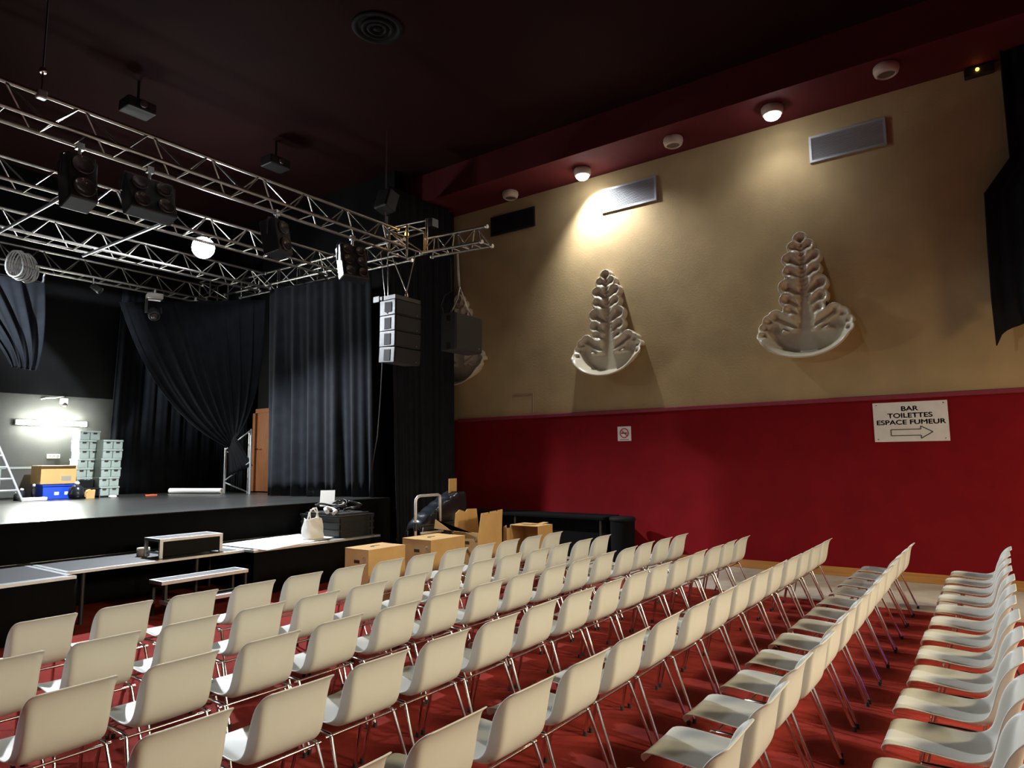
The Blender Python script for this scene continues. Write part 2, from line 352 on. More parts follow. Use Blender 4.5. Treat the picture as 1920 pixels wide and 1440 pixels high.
# ------------------------------------------------------------------ plaster leaf sconces
def leaf_mesh():
    C = [(0, 1.95, .115)]
    for u, v, r in [(.11, 1.83, .10), (.185, 1.64, .115), (.19, 1.44, .105), (.24, 1.20, .135), (.245, 0.99, .125), (.205, .82, .115),
                    (.43, .73, .125), (.535, .675, .11), (.60, .56, .105), (.615, .44, .10), (.34, .67, .095), (.46, .52, .20)]:
        C += [(u, v, r), (-u, v, r)]
    for k in range(24):
        v = 0.32+1.58*k/23; C.append((0, v, 0.235-0.15*k/23))
    def sd(u, v):
        d = min(math.hypot(u-a, v-b)-r for a, b, r in C)
        for a, b, r in C[1:21]:
            if r > .19: continue
            ex, ey = a*.15, b-abs(a)*.55; L2 = (a-ex)**2+(b-ey)**2 or 1
            q = max(0, min(1, ((u-ex)*(a-ex)+(v-ey)*(b-ey))/L2)); d = min(d, math.hypot(u-ex-q*(a-ex), v-ey-q*(b-ey))-r*.86)
        q = math.hypot(u/.69, (v-.47)/.46)
        dd = (q-1)*.46
        if v > .47: dd = max(dd, (v-.50)*1.0 + max(0, abs(u)-.5)*.0)
        return min(d, dd)
    H = 0.0165; nx = int(1.5/H); ny = int(2.15/H)
    ins = {}
    for i in range(nx+1):
        for j in range(ny+1):
            ins[i, j] = sd(-0.75+i*H, -0.04+j*H)
    bm = bmesh.new(); V = {}; D = {}
    def sstep(a, b, x):
        x = max(0, min(1, (x-a)/(b-a))); return x*x*(3-2*x)
    def vert(i, j):
        if (i, j) in V: return V[i, j]
        u, v = -0.75+i*H, -0.04+j*H; d = ins[i, j]
        if d > 0:
            for _ in range(4):
                e = 1e-3; gx = (sd(u+e, v)-sd(u-e, v))/(2*e); gy = (sd(u, v+e)-sd(u, v-e))/(2*e); g = gx*gx+gy*gy or 1
                u -= d*gx/g; v -= d*gy/g; d = sd(u, v)
        din = max(0, -d)
        R = 0.15+0.20*sstep(0.62, 0.25, v)
        prof = sstep(0.022, 0.15, din)
        h = R*(1-prof)+0.03*prof + 0.012*math.sin(min(1, din/.024)*PI)
        if din < 1e-4: h = R-0.008
        V[i, j] = bm.verts.new((u, v, h)); D[V[i, j]] = din
        return V[i, j]
    for i in range(nx):
        for j in range(ny):
            c = [(i, j), (i+1, j), (i+1, j+1), (i, j+1)]
            if sum(ins[k] < 0 for k in c) >= 1 and all(ins[k] < H*1.3 for k in c):
                try: bm.faces.new([vert(*k) for k in c]).smooth = True
                except ValueError: pass
    bmesh.ops.remove_doubles(bm, verts=bm.verts, dist=0.0025)
    edge = [e for e in bm.edges if e.is_boundary]
    r = bmesh.ops.extrude_edge_only(bm, edges=edge)
    for v in [g for g in r['geom'] if isinstance(g, bmesh.types.BMVert)]:
        v.co.z = 0.0
        if v.co.y < 0.55: v.co.y += (0.55-v.co.y)*0.28; v.co.x *= 0.86
    for f in bm.faces: f.smooth = True
    m = MB(); m.bm.free(); m.bm = bm
    return m
lf = leaf_mesh().build('leaf_sconce', M['plaster'])
lf.location = (XW, 5.775, 3.28); lf.rotation_euler = WALLROT
tag(lf, 'ivory plaster leaf wall sconce lit from above, under the brightest spotlight', 'wall sconce', 'plaster leaf sconces on the beige wall')
for y, z, lab, sc in ((2.30, 3.28, 'ivory plaster leaf wall sconce on the right, glossy inside its bowl', 1.0), (9.42, 3.36, 'ivory plaster leaf wall sconce half hidden behind the hanging subwoofer', 1.0)):
    c = lf.copy(); COL.objects.link(c); c.location = (XW, y, z); c['label'] = lab
# ------------------------------------------------------------------ signs
sg = thing('direction_sign', 'white wall sign reading BAR TOILETTES ESPACE FUMEUR above an outlined arrow', 'sign', (XW, 0.985, 2.27))
def onwall(mb, name, m, parent):
    o = mb.build(name, m, parent); o.rotation_euler = WALLROT; return o
onwall(MB().box((-0.468, -0.287, 0), (0.468, 0.287, 0.012)), 'panel', M['white'], sg)
for body, v, wd in (('BAR', 0.186, 0.215), ('TOILETTES', 0.088, 0.565), ('ESPACE FUMEUR', -0.010, 0.865)):
    o = text(body, 0.094, M['ink'], sg, (-0.010, 0, v), WALLROT, bold=0.0030)
    xs = [p.co.x for p in o.data.vertices]; o.scale = (wd/(max(xs)-min(xs)), 1, 1)
pts = [(-0.25, -0.20), (0.125, -0.20), (0.125, -0.245), (0.27, -0.155), (0.125, -0.068), (0.125, -0.112), (-0.25, -0.112)]
ar = MB()
for a, b in zip(pts, pts[1:]+pts[:1]): ar.tube((*a, 0.0135), (*b, 0.0135), 0.0058, 6)
onwall(ar, 'arrow', M['ink'], sg)
for u in (-0.42, 0.42):
    for v in (-0.25, 0.25): onwall(MB().lathe([(0.010, 0.011), (0.010, 0.016), (0.004, 0.018)], c=(u, v, 0), n=12), 'screw', M['chrome'], sg)
ns = thing('no_smoking_sign', 'small square white no smoking sign on the red wall', 'sign', (XW, 5.535, 2.23))
onwall(MB().box((-0.135, -0.133, 0), (0.135, 0.133, 0.008)), 'panel', M['white'], ns)
rg = MB(); ring = [(0.082*math.cos(a*PI/24), 0.082*math.sin(a*PI/24)+0.012, 0.009) for a in range(49)]
rg.path(ring, 0.010, 6); rg.tube((-0.058, 0.07, 0.010), (0.058, -0.046, 0.010), 0.009, 6)
onwall(rg, 'prohibition_ring', M['redink'], ns)
onwall(MB().box((-0.06, 0.0, 0.008), (0.045, 0.02, 0.0095)).box((0.05, 0.0, 0.008), (0.062, 0.02, 0.0095)), 'cigarette', M['ink'], ns)
onwall(MB().box((-0.09, -0.115, 0.008), (0.09, -0.100, 0.0095)), 'caption', M['greyink'], ns)
ap = MB()
for a, b in (((7.55, 2.72), (7.56, 3.12)), ((8.05, 3.05), (8.06, 3.12)), ((7.55, 3.11), (8.06, 3.12))): ap.box((XW-0.006, a[0], a[1]), (XW, b[0], b[1]))
struct('trim_7', ap, M['greyink'], 'thin outline of a hatch low on the beige wall')
# ------------------------------------------------------------------ ceiling diffuser and dark things on the ceiling
cd = thing('ceiling_diffuser', 'round dark air diffuser on the dark ceiling', 'vent', (6.1, 6.7, 7.9))
MB().lathe([(0.36, 0), (0.36, -0.02), (0.30, -0.03), (0.28, -0.005)], n=36).build('outer_ring', M['black'], cd)
for r in (0.23, 0.15): MB().lathe([(r, -0.004), (r, -0.03), (r-0.045, -0.045), (r-0.05, -0.004)], n=32).build('inner_ring', M['black'], cd)
MB().lathe([(0.06, 0), (0.06, -0.03), (0.03, -0.05), (0, -0.052)], n=20).build('hub', M['black'], cd)
for (x, y, z, lab) in ((4.75, 10.8, 7.45, 'dark projector hung above the front truss on the left'), (7.3, 10.8, 7.45, 'dark projector hung above the middle of the front truss')):
    t = thing('ceiling_projector', lab, 'projector', (x, y, z))
    MB().box((-0.22, -0.17, -0.09), (0.22, 0.17, 0.09), bev=0.02).build('body', M['blackmetal'], t)
    MB().lathe([(0.06, 0), (0.06, 0.05), (0.05, 0.055), (0, 0.05)], c=(0, -0.17, 0), axis=(0, -1, 0), n=18).build('lens', M['lensdark'], t)
    MB().tube((0, 0, 0.09), (0, 0, 0.45), 0.02).build('pole', M['blackmetal'], t)
# ------------------------------------------------------------------ black drape at the right edge
dr = MB(); P = []
for k in range(41):
    u = k/40; y = -0.43-2.2*u; x = XW-0.30+0.05*math.sin(u*26)+0.03*math.sin(u*61)
    row = [(x, y+(0.0), z) for z in (7.28, 6.4, 5.75)]
    row += [(x, y+0.31*(1-u), 5.33), (x-0.02, y+0.33*(1-u), 4.6), (x-0.02, y+0.34*(1-u), 3.9), (x-0.03, y+0.33*(1-u), 3.22+0.45*math.sqrt(min(1, u*3.2)) + (0.02*math.sin(u*40)))]
    P.append(row)
o = dr.grid(P).build('stage_drape', M['cloth'], solid=0.02)
tag(o, 'black drape hanging against the beige wall at the right edge, its hem pulled up', 'drape')
# ------------------------------------------------------------------ front decks and steps
def deck(label, x0, x1, y0, y1, z, skirt, legs):
    t = thing('stage_deck', label, 'platform', ((x0+x1)/2, (y0+y1)/2, 0), group='low decks in front of the stage')
    wp(MB().box((x0+.05, y0+.06, z-.03), (x1-.05, y1, z-.002)), 'deck_board', M['deck'], t)
    w = 0.055
    wp(MB().box((x0, y0, z-.03), (x1, y0+w+(.06 if legs is None else 0), z)).box((x0, y1-.01, z-.03), (x1, y1, z)).box((x0, y0+w, z-.03), (x0+w, y1-.01, z)).box((x1-w, y0+w, z-.03), (x1, y1-.01, z)), 'edge_frame', M['aluedge'], t)
    if skirt:
        P = [[(x0+(x1-x0)*i/60, y0-.008+.006*math.sin(i*1.3)+.004*math.sin(i*.6), zz) for i in range(61)] for zz in (z-.03, z*.5, 0.005)]
        wp(MB().grid(P), 'skirt', M['skirt'], t, solid=.006)
        P = [[(x1+.008+.005*math.sin(i*1.3), y0+(y1-y0)*i/30, zz) for i in range(31)] for zz in (z-.03, z*.5, 0.005)]
        wp(MB().grid(P), 'side_skirt', M['skirt'], t, solid=.006)
    for lx, ly in (legs or ((x0+.1, y0+.1), (x1-.1, y0+.1), (x0+.1, y1-.12), (x1-.1, y1-.12))):
        wp(MB().tube((lx, ly, 0), (lx, ly, z-.028), .024), 'leg', M['blackmetal'], t)
deck('skirted deck at the left edge, protruding in front of the stage', .6, 3.165, 7.97, 9.47, .60, True, None)
deck('open-legged deck under the small aluminium step box', 3.185, 5.33, 8.31, 9.47, .60, False, ((3.4, 8.4), (4.72, 8.4), (3.4, 9.3), (5.2, 9.3)))
deck('skirted deck carrying the black crate and the white board', 5.35, 7.62, 8.13, 9.47, .60, True, None)
def step(label, x0, x1, y0, y1, z0, z1, panel):
    t = thing('stage_step', label, 'step', ((x0+x1)/2, (y0+y1)/2, z0), group='aluminium-edged steps before the stage')
    wp(MB().box((x0+.03, y0+.03, z1-.022), (x1-.03, y1-.03, z1-.003)), 'tread', M['deck'], t)
    w = .035
    wp(MB().box((x0, y0, z1-.035), (x1, y0+w, z1)).box((x0, y1-w, z1-.035), (x1, y1, z1)).box((x0, y0+w, z1-.035), (x0+w, y1-w, z1)).box((x1-w, y0+w, z1-.035), (x1, y1-w, z1)), 'edge_frame', M['aluedge'], t)
    for x in (x0, x1-.04):
        for y in (y0, y1-.03): wp(MB().box((x, y, z0), (x+.04, y+.03, z1-.035)), 'leg', M['aluedge' if panel else 'blackmetal'], t)
    if panel:
        wp(MB().box((x0+.04, y0+.008, z0+.02), (x1-.04, y0+.02, z1-.035)), 'front_panel', M['black'], t)
        wp(MB().box((x0+.012, y0+.03, z0+.05), (x0+.024, y1-.03, z0+.075)), 'brace', M['aluedge'], t)
step('small aluminium step box standing on the deck against the stage', 4.27, 5.10, 8.46, 8.86, .60, .835, True)
sr = thing('stair_unit', 'black steps with two aluminium-edged treads below the open-legged deck', 'stairs', (4.56, 7.9, 0))
for z, y in ((.415, 7.88), (.205, 7.62)):
    tr = wp(MB().box((4.06, y+.03, z-.025), (5.08, y+.27, z-.003)), 'tread', M['deck'], sr)
    wp(MB().box((4.02, y, z-.04), (5.12, y+.035, z)).box((4.02, y+.27, z-.04), (5.12, y+.30, z)).box((4.02, y+.035, z-.04), (4.055, y+.27, z)).box((5.085, y+.035, z-.04), (5.12, y+.27, z)), 'tread_edge', M['aluedge'], tr)
for x in (4.05, 5.06):
    wp(MB().prism([(7.60, 0), (7.60, .165), (7.86, .165), (7.86, .375), (8.2, .375), (8.2, 0), (8.14, 0), (8.14, .33), (7.92, .33), (7.92, .12), (7.66, .12), (7.66, 0)], 'x', x, x+.03), 'stringer', M['blackmetal'], sr)
tg = thing('tape_roll', 'cream roll of tape standing on the deck beside the step box', 'tape roll', (4.30, 8.93, .60))
MB().lathe([(.05, 0), (.075, 0), (.075, .10), (.05, .10), (.05, .004)], n=28).build('tape', M['tape'], tg)
wb = MB().prism([(5.43, 7.95), (6.93, 8.42), (6.88, 9.30), (5.42, 9.10)], 'z', .603, .611).build('display_board', M['paper'])
tag(wb, 'large white board lying flat on the deck, one corner hanging over', 'board')
# crate with cables, bag, card
cr = thing('cable_crate', 'black plastic crate full of cables on the right-hand deck', 'crate', (7.23, 8.75, .60))
x0, x1, y0, y1, z0, z1 = 6.92, 7.60, 8.30, 9.22, .60, .925
c = MB()
c.box((x0, y0, z0), (x1, y1, z0+.02))
for a, b in (((x0, y0), (x1, y0+.018)), ((x0, y1-.018), (x1, y1)), ((x0, y0+.018), (x0+.018, y1-.018)), ((x1-.018, y0+.018), (x1, y1-.018))): c.box((a[0], a[1], z0+.02), (b[0], b[1], z1))
wp(c, 'body', M['crate'], cr)
r_ = MB()
for zz in (z0+.10, z0+.21, z1-.03):
    r_.box((x0-.02, y0-.02, zz-.012), (x1+.02, y0, zz+.012)).box((x0-.02, y0, zz-.012), (x0, y1, zz+.012)).box((x1, y0, zz-.012), (x1+.02, y1+.02, zz+.012))
for xx in (x0+.02, x1-.05): r_.box((xx, y0-.018, z0), (xx+.05, y0, z1))
r_.box((x0-.022, y0-.022, z1-.012), (x1+.022, y0+.02, z1+.006)).box((x0-.022, y1-.02, z1-.012), (x1+.022, y1+.02, z1+.006)).box((x0-.022, y0, z1-.012), (x0+.01, y1, z1+.006)).box((x1-.01, y0, z1-.012), (x1+.022, y1, z1+.006))
wp(r_, 'rim_and_ribs', M['crate'], cr)
for k in range(9):
    cx, cy = random.uniform(7.05, 7.48), random.uniform(8.5, 9.1); rr = random.uniform(.09, .15); pts = []
    tx, ty = random.uniform(-.5, .5), random.uniform(-.5, .5)
    for a in range(46):
        an = a*PI/10; q = rr*(1+.12*math.sin(a*.9+k))
        pts.append((cx+q*math.cos(an), cy+q*math.sin(an)*.9, .99+.012*k+tx*q*math.cos(an)*.6+ty*q*math.sin(an)*.6+.0008*a))
    o = MB().path(pts, .009, 6).build('coiled_cable', M['cable' if k not in (2, 6) else 'greycable'])
    tag(o, 'coiled black cable heaped on top of the black crate' if k not in (2, 6) else 'coiled pale grey cable among the black ones on the crate', 'cable', 'black cables on the crate' if k not in (2, 6) else 'grey cables on the crate')
    heap = k
f = MB().box((6.96, 8.34, .63), (7.56, 9.18, .96)).build('cable_heap', M['cable'])
tag(f, 'dense black heap of cables filling the crate', 'cables', kind='stuff')
cs = MB().box((7.06, 8.90, 1.03), (7.29, 8.912, 1.32), rot=Matrix.Rotation(-.75, 3, 'Z') @ Matrix.Rotation(-.55, 3, 'X')).build('blank_card', M['paper'])
tag(cs, 'blank white card sticking up out of the black crate', 'card')
bg = thing('canvas_bag', 'white canvas shopping bag with upright handles beside the black crate', 'bag', (6.60, 8.52, .613))
P = []
for j in range(13):
    v = j/12; row = []
    for i in range(33):
        a = 2*PI*i/32; w = .155*(1-.10*v+.05*math.sin(v*5)); d = .115*(1-.35*v)
        ca, sa = math.cos(a), math.sin(a)
        row.append((math.copysign(abs(ca)**.55, ca)*w+.008*math.sin(5*a+v*7), math.copysign(abs(sa)**.55, sa)*d+.010*math.sin(4*a+v*9), v*.30+.014*math.sin(3*a)*v))
    P.append(row)
b_ = MB().grid(P); b_.bm.faces.new(list(b_.bm.verts)[:32])
b_.build('bag_body', M['bag'], bg, solid=.004)
for dy, lean in ((-.07, -.10), (.07, .12)):
    b2 = MB()
    for off in (0,):
        pts = [(-.075+lean*.2, dy, .27), (-.07+lean*.6, dy+lean*.2, .38), (-.03+lean, dy+lean*.4, .44), (.03+lean, dy+lean*.4, .445), (.075+lean*.7, dy+lean*.2, .38), (.075+lean*.2, dy, .27)]
        b2.path(pts, .011, 8)
    b2.build('handle', M['bag'], bg)
gl = MB().path([(6.90, 8.55, .98), (6.93, 8.65, 1.03), (7.0, 8.7, 1.04), (7.06, 8.62, 1.02), (7.02, 8.5, .99), (6.93, 8.45, .965)], .03, 8).build('grey_cloth', M['greycable'])
tag(gl, 'crumpled pale grey cloth draped on the crate corner above the bag', 'cloth')
# ------------------------------------------------------------------ cardboard boxes
def cbox(label, x0, x1, y0, y1, z, slot=True):
    t = thing('cardboard_box', label, 'box', ((x0+x1)/2, (y0+y1)/2, 0), group='tall cardboard boxes behind the front row')
    wp(MB().box((x0, y0, 0), (x1, y1, z-.004)), 'box_body', M['card'], t)
    ym = (y0+y1)/2
    wp(MB().box((x0-.003, y0-.003, z-.004), (x1+.003, ym-.003, z+.003)), 'lid_flap', M['card'], t)
    wp(MB().box((x0-.003, ym+.003, z-.004), (x1+.003, y1+.003, z+.003), rot=Matrix.Rotation(.02, 3, 'X')), 'lid_flap', M['card'], t)
    wp(MB().box((x0-.002, ym-.055, z-.17), (x0+.002, ym+.045, z-.13)), 'hand_hole', M['cardin'], t)
    wp(MB().path([(x0+.25, ym-.04, z+.003), (x0+.25, ym+.03, z+.004), (x0+.30, ym+.045, z+.004), (x0+.42, ym+.045, z+.003)], .004, 6), 'lid_cut', M['cardin'], t)
    s = MB(); cy, cz = y0+.075, z-.11
    s.path([(x0-.002, cy+.022*math.cos(a*PI/8), cz+.022*math.sin(a*PI/8)) for a in range(17)], .004, 5)
    s.box((x0-.004, cy-.03, cz-.05), (x0, cy+.03, cz-.04))
    wp(s, 'printed_mark', M['greyink'], t)
    return t
cbox('closed cardboard box nearest the deck, leftmost of the cardboard boxes', 5.665, 6.285, 6.245, 6.67, .70)
cbox('closed cardboard box between the leftmost box and the open-flapped box', 6.79, 7.50, 6.265, 6.80, .70)
t = thing('cardboard_box', 'open cardboard box with tall jagged flaps standing upright', 'box', (7.95, 6.42, 0), group='tall cardboard boxes behind the front row')
x0, x1, y0, y1, z = 7.72, 8.30, 6.20, 6.66, .72
w = MB()
for a, b in (((x0, y0), (x1, y0+.012)), ((x0, y1-.012), (x1, y1)), ((x0, y0+.012), (x0+.012, y1-.012)), ((x1-.012, y0+.012), (x1, y1-.012))): w.box((a[0], a[1], 0), (b[0], b[1], z))
wp(w, 'box_body', M['card'], t)
wp(MB().box((x0+.02, y0+.02, .02), (x1-.02, y1-.02, .60)), 'dark_contents', M['cardin'], t)
wp(MB().prism([(x0+.02, z), (x1, z), (x1+.02, z+.30), (x1-.10, z+.295), (x1-.115, z+.25), (x1-.13, z+.292), (x1-.29, z+.285), (x1-.31, z+.24), (x1-.33, z+.28), (x1-.5, z+.275)], 'y', y0, y0+.008), 'front_flap', M['card'], t)
wp(MB().prism([(x0, z), (x1, z), (x1-.05, z+.30), (x0+.30, z+.31), (x0+.26, z+.27), (x0+.12, z+.31), (x0+.03, z+.26)], 'y', y1-.008, y1), 'rear_flap', M['card'], t)
wp(MB().prism([(y0+.10, z-.005), (y1+.02, z-.005), (y1+.36, z+.16), (y1+.38, z+.02)], 'x', x0-.02, x0-.012).box((x0-.02, y1, z-.03), (x0, y1+.02, z)), 'side_flap', M['card'], t)
wp(MB().box((x0-.002, 6.37, z-.17), (x0+.002, 6.47, z-.13)), 'hand_hole', M['cardin'], t)
wp(MB().path([(x0-.002, y0+.06+.022*math.cos(a*PI/8), z-.09+.022*math.sin(a*PI/8)) for a in range(17)], .004, 5), 'printed_mark', M['greyink'], t)
t = thing('cardboard_box', 'cardboard box lying open on its side, farthest right of the boxes', 'box', (9.2, 6.3, 0), group='tall cardboard boxes behind the front row')
x0, x1, y0, y1, z = 9.03, 9.45, 6.02, 6.58, .715
w = MB()
for a, b in (((x0, y0, 0), (x1, y0+.012, z)), ((x0, y1-.012, 0), (x1, y1, z)), ((x1-.012, y0+.012, 0), (x1, y1-.012, z)), ((x0, y0+.012, z-.012), (x1, y1-.012, z)), ((x0, y0+.012, 0), (x1, y1-.012, .012))): w.box(a, b)
wp(w, 'box_body', M['card'], t)
wp(MB().prism([(y1-.01, .05), (y1+.0, z), (y1+.06, z-.03), (y1+.07, .1)], 'x', x0-.10, x0-.09).box((x0-.1, y1-.005, .1), (x0, y1+.003, z-.05)), 'side_flap', M['card'], t)
wp(MB().box((x0+.10, y0+.2, z), (x0+.34, y0+.42, z+.012), rot=Matrix.Rotation(.08, 3, 'Y')), 'loose_flap', M['card'], t)
wp(MB().box((x0+.30, y0+.12, z+.005), (x1+.06, y0+.22, z+.014), rot=Matrix.Rotation(-.06, 3, 'Y')), 'loose_flap', M['card'], t)
# ------------------------------------------------------------------ trolley with a vinyl-covered case, and the card on top of it
tr = thing('tube_trolley', 'grey tube-framed trolley standing behind the cardboard boxes', 'trolley', (7.75, 7.35, 0))
hb = MB()
for y in (7.2,):
    hb.path([(7.46, y, .12), (7.46, y, 1.14), (7.47, y, 1.19), (7.51, y, 1.225), (7.56, y, 1.235), (7.96, y, 1.235), (8.0, y, 1.22), (8.01, y, 1.18), (8.01, y, .62)], .022, 10)
wp(hb, 'handle_bar', M['ladder'], tr)
wp(MB().box((7.42, 7.2, .17), (8.75, 7.75, .22), bev=.01), 'platform', M['blackmetal'], tr)
wp(MB().tube((7.46, 7.2, .78), (8.4, 7.2, .78), .018).tube((7.44, 7.18, .72), (7.44, 7.18, .84), .03), 'cross_bar', M['blackmetal'], tr)
wp(MB().box((7.55, 7.16, .66), (8.05, 7.19, .69)), 'label_strip', M['ladder'], tr)
for x in (7.52, 8.62):
    for y in (7.27, 7.67): wp(MB().lathe([(.03, -.02), (.085, -.02), (.085, .02), (.03, .02)], c=(x, y, .085), axis=(0, 1, 0), n=20), 'wheel', M['rubber'], tr)
P = []
for i in range(25):
    u = i/24; x = 7.62+1.08*u; top = .83+.42*max(0, min(1, (u-.05)/.75))**.85 + .012*math.sin(u*40)
    if u < .06: top = .70+.13*(u/.06)**.5
    P.append([(x, 7.24, .23), (x, 7.235, top-.10), (x, 7.25, top-.03), (x, 7.29, top), (x, 7.40, top+.015*math.sin(u*30)), (x, 7.50, top), (x, 7.56, top-.03), (x, 7.58, top-.10), (x, 7.58, .23)])
g = MB().grid(P)
o = g.build('covered_case', M['vinyl'], solid=.006); tag(o, 'sloping case under shiny black vinyl lying on the tube trolley', 'case')
o = MB().box((8.44, 7.40, 1.235), (8.66, 7.412, 1.47), rot=Matrix.Rotation(.1, 3, 'Z')).build('cardboard_piece', M['card'])
tag(o, 'upright piece of orange cardboard standing on the vinyl-covered case', 'cardboard')
# ------------------------------------------------------------------ dark counter along the wall
t = thing('wall_counter', 'long black bench-high counter along the dark red wall', 'counter', (10.7, 7.6, 0))
wp(MB().box((10.55, 5.66, .70), (11.17, 9.25, .76), bev=.02), 'counter_top', M['skirt'], t)
wp(MB().box((10.75, 5.72, 0), (11.15, 9.25, .70)), 'counter_body', M['skirt'], t)
for y in (5.75, 7.6, 9.15): wp(MB().tube((10.6, y, 0), (10.6, y, .70), .02), 'leg', M['blackmetal'], t)
t = thing('black_bin', 'round black bin at the near end of the black counter', 'bin', (10.75, 5.40, 0))
MB().lathe([(.19, 0), (.205, .1), (.215, .70), (.21, .715)], n=32).build('bin_body', M['skirt'], t)
MB().lathe([(.228, .70), (.232, .74), (.20, .765), (0, .77)], n=32).build('bin_lid', M['black'], t)
# ------------------------------------------------------------------ back of the stage
BW = 16.1
t = thing('wall_lamp', 'glaring fluorescent lamp on the wall behind the stage', 'lamp', (5.72, BW, 2.62))
MB().box((-.66, -.09, -.05), (.66, 0, .05), bev=.01).build('fitting', M['white'], t)
MB().tube((-.62, -.115, 0), (.62, -.125, 0), .05, 12).build('tube', M['tube_on'], t)
lamp('stage_wall_lamp', 'AREA', (5.72, 15.88, 2.62), 160, (.97, 1, .90), (5.72, 15.0, 2.3), size=0.5)
lamp('added_wall_wash', 'SPOT', (5.72, 15.72, 2.62), 140, (.97, 1, .90), (5.72, 16.1, 2.62), size=0.2, angle=150, blend=1)  # extra light added to brighten the wall around the tube, no fixture of its own
t = thing('wall_camera', 'small white device with a cable high on the back wall, above the lamp', 'camera', (5.90, BW, 3.1))
MB().box((-.06, -.16, -.06), (.06, -.02, .06), bev=.015).build('body', M['white'], t)
MB().path([(0, -.02, .05), (0, -.09, .10), (-.15, -.06, .06), (-.30, -.02, .05), (-.40, -.005, .02)], .012, 6).build('cable', M['white'], t)
MB().lathe([(.045, 0), (.05, .05), (.03, .07), (0, .07)], c=(0, -.12, -.06), axis=(0, -.5, -1), n=14).build('lens', M['lensdark'], t)
t = thing('socket_strip', 'white triple power socket on the wall behind the stage', 'socket', (5.80, BW, 1.93))
MB().box((-.12, -.03, -.045), (.12, 0, .045), bev=.008).build('plate', M['white'], t)
for x in (-.075, 0, .075): MB().lathe([(.028, 0), (.028, .012), (.02, .006), (0, .004)], c=(x, -.03, 0), axis=(0, -1, 0), n=16).build('socket', M['greyink'], t)
# stacked storage boxes
def sbox(label, x, y, z, w):
    t = thing('storage_box', label, 'storage box', (x, y, z), group='grey-green storage boxes stacked on the stage')
    g = .004
    MB().box((-w/2, -.19, 0), (-g, .19, .185), bev=.008).box((g, -.19, 0), (w/2, .19, .185), bev=.008).build('box_body', M['storage'], t)
    MB().box((-w/2-.008, -.198, .150), (w/2+.008, .198, .19), bev=.006).build('lid', M['storage'], t)
    for s in (-1, 1): MB().box((s*w/4-.035, -.202, .125), (s*w/4+.035, -.192, .150)).build('handle_slot', M['cardin'], t)
hts = 6
z = ST
for k in range(7):
    lab = 'grey-green storage box, ' + ('lowest' if k == 0 else 'topmost' if k == 6 else ORD[k+1]+' from the floor') + ' in the left-hand taller stack'
    sbox(lab, 6.12+.012*math.sin(k*2)+.006*k, 15.45, ST+.03+k*.192, .38)
for k in range(6):
    lab = 'grey-green storage box, ' + ('lowest' if k == 0 else 'topmost' if k == 5 else ORD[k+1]+' from the floor') + ' in the right-hand shorter stack'
    sbox(lab, 6.44+.012*math.sin(k*3+1)+.008*k, 15.15, ST+.03+k*.192, .38)
for x, y in ((6.13, 15.45), (6.45, 15.15)):
    o = MB().box((x-.2, y-.2, ST), (x+.2, y+.2, ST+.03)).build('pallet_board', M['black'])
    tag(o, 'low black board under the %s stack of storage boxes' % ('left-hand taller' if x < 6.3 else 'right-hand shorter'), 'board')
t = thing('cardboard_box', 'cardboard box resting on the blue crate at the back of the stage', 'box', (5.58, 15.4, ST+.30))
MB().box((-.31, -.25, 0), (.31, .25, .36)).build('box_body', M['card'], t)
MB().box((-.30, -.30, .355), (.30, -.05, .362)).box((-.30, -.02, .355), (.30, .25, .363)).build('lid_flap', M['paper'], t)
MB().box((.05, -.252, .06), (.22, -.249, .15)).build('printed_mark', M['greyink'], t)
t = thing('blue_crate', 'blue plastic crate under the cardboard box at the back of the stage', 'crate', (5.60, 15.4, ST))
MB().box((-.27, -.22, 0), (.27, .22, .28), bev=.01).build('crate_body', M['blue'], t)
MB().box((-.285, -.235, .25), (.285, .235, .298), bev=.008).build('rim', M['blue'], t)
for x in (-.03, .15): MB().box((x-.04, -.224, .08), (x+.04, -.219, .14)).build('label', M['paper'], t)
t = thing('flat_case', 'grey framed flat panel leaning on the wall behind the ladder', 'panel', (5.12, 15.85, ST))
MB().box((-.30, -.03, .04), (.28, .02, .60)).build('panel', M['blackwall'], t)
MB().box((-.33, -.04, 0), (-.30, .03, .64)).box((.28, -.04, 0), (.31, .03, .64)).box((-.30, -.04, .60), (.28, .03, .64)).build('frame', M['storage'], t)
t = thing('dark_chair', 'dark chair standing in front of the left-hand storage stack', 'chair', (6.10, 15.05, ST))
MB().box((-.16, -.16, .17), (.16, .16, .20), bev=.01).box((-.16, .13, .20), (.16, .16, .36), bev=.01).build('seat', M['black'], t)
for x in (-.15, .15):
    for y in (-.14, .14): MB().tube((x, y, 0), (x, y, .36 if y > 0 else .17), .010).build('leg', M['chrome'], t)
t = thing('paper_bag', 'small brown paper bag on the stage below the storage boxes', 'bag', (6.02, 14.82, ST))
MB().prism([(-.08, 0), (.08, 0), (.09, .17), (.04, .16), (0, .18), (-.05, .165), (-.09, .175)], 'y', -.05, .05).build('bag_body', M['card'], t)
MB().path([(-.05, -.05, .16), (-.10, -.06, .12), (-.11, -.06, .05), (-.08, -.05, .03)], .012, 6).build('handle', M['card'], t)
o = MB().box((6.30, 14.55, ST), (6.43, 14.65, ST+.05), bev=.02).build('white_block', M['paper']); tag(o, 'small white block lying on the stage near the storage boxes', 'block')
o = MB().box((7.02, 14.6, ST), (7.26, 14.64, ST+.03), bev=.008).build('orange_strap', M['orange']); tag(o, 'orange strip lying on the stage left of the white roll', 'strap')
t = thing('black_bag', 'crumpled dark bag with a white top beside the blue crate', 'bag', (5.80, 14.86, ST))
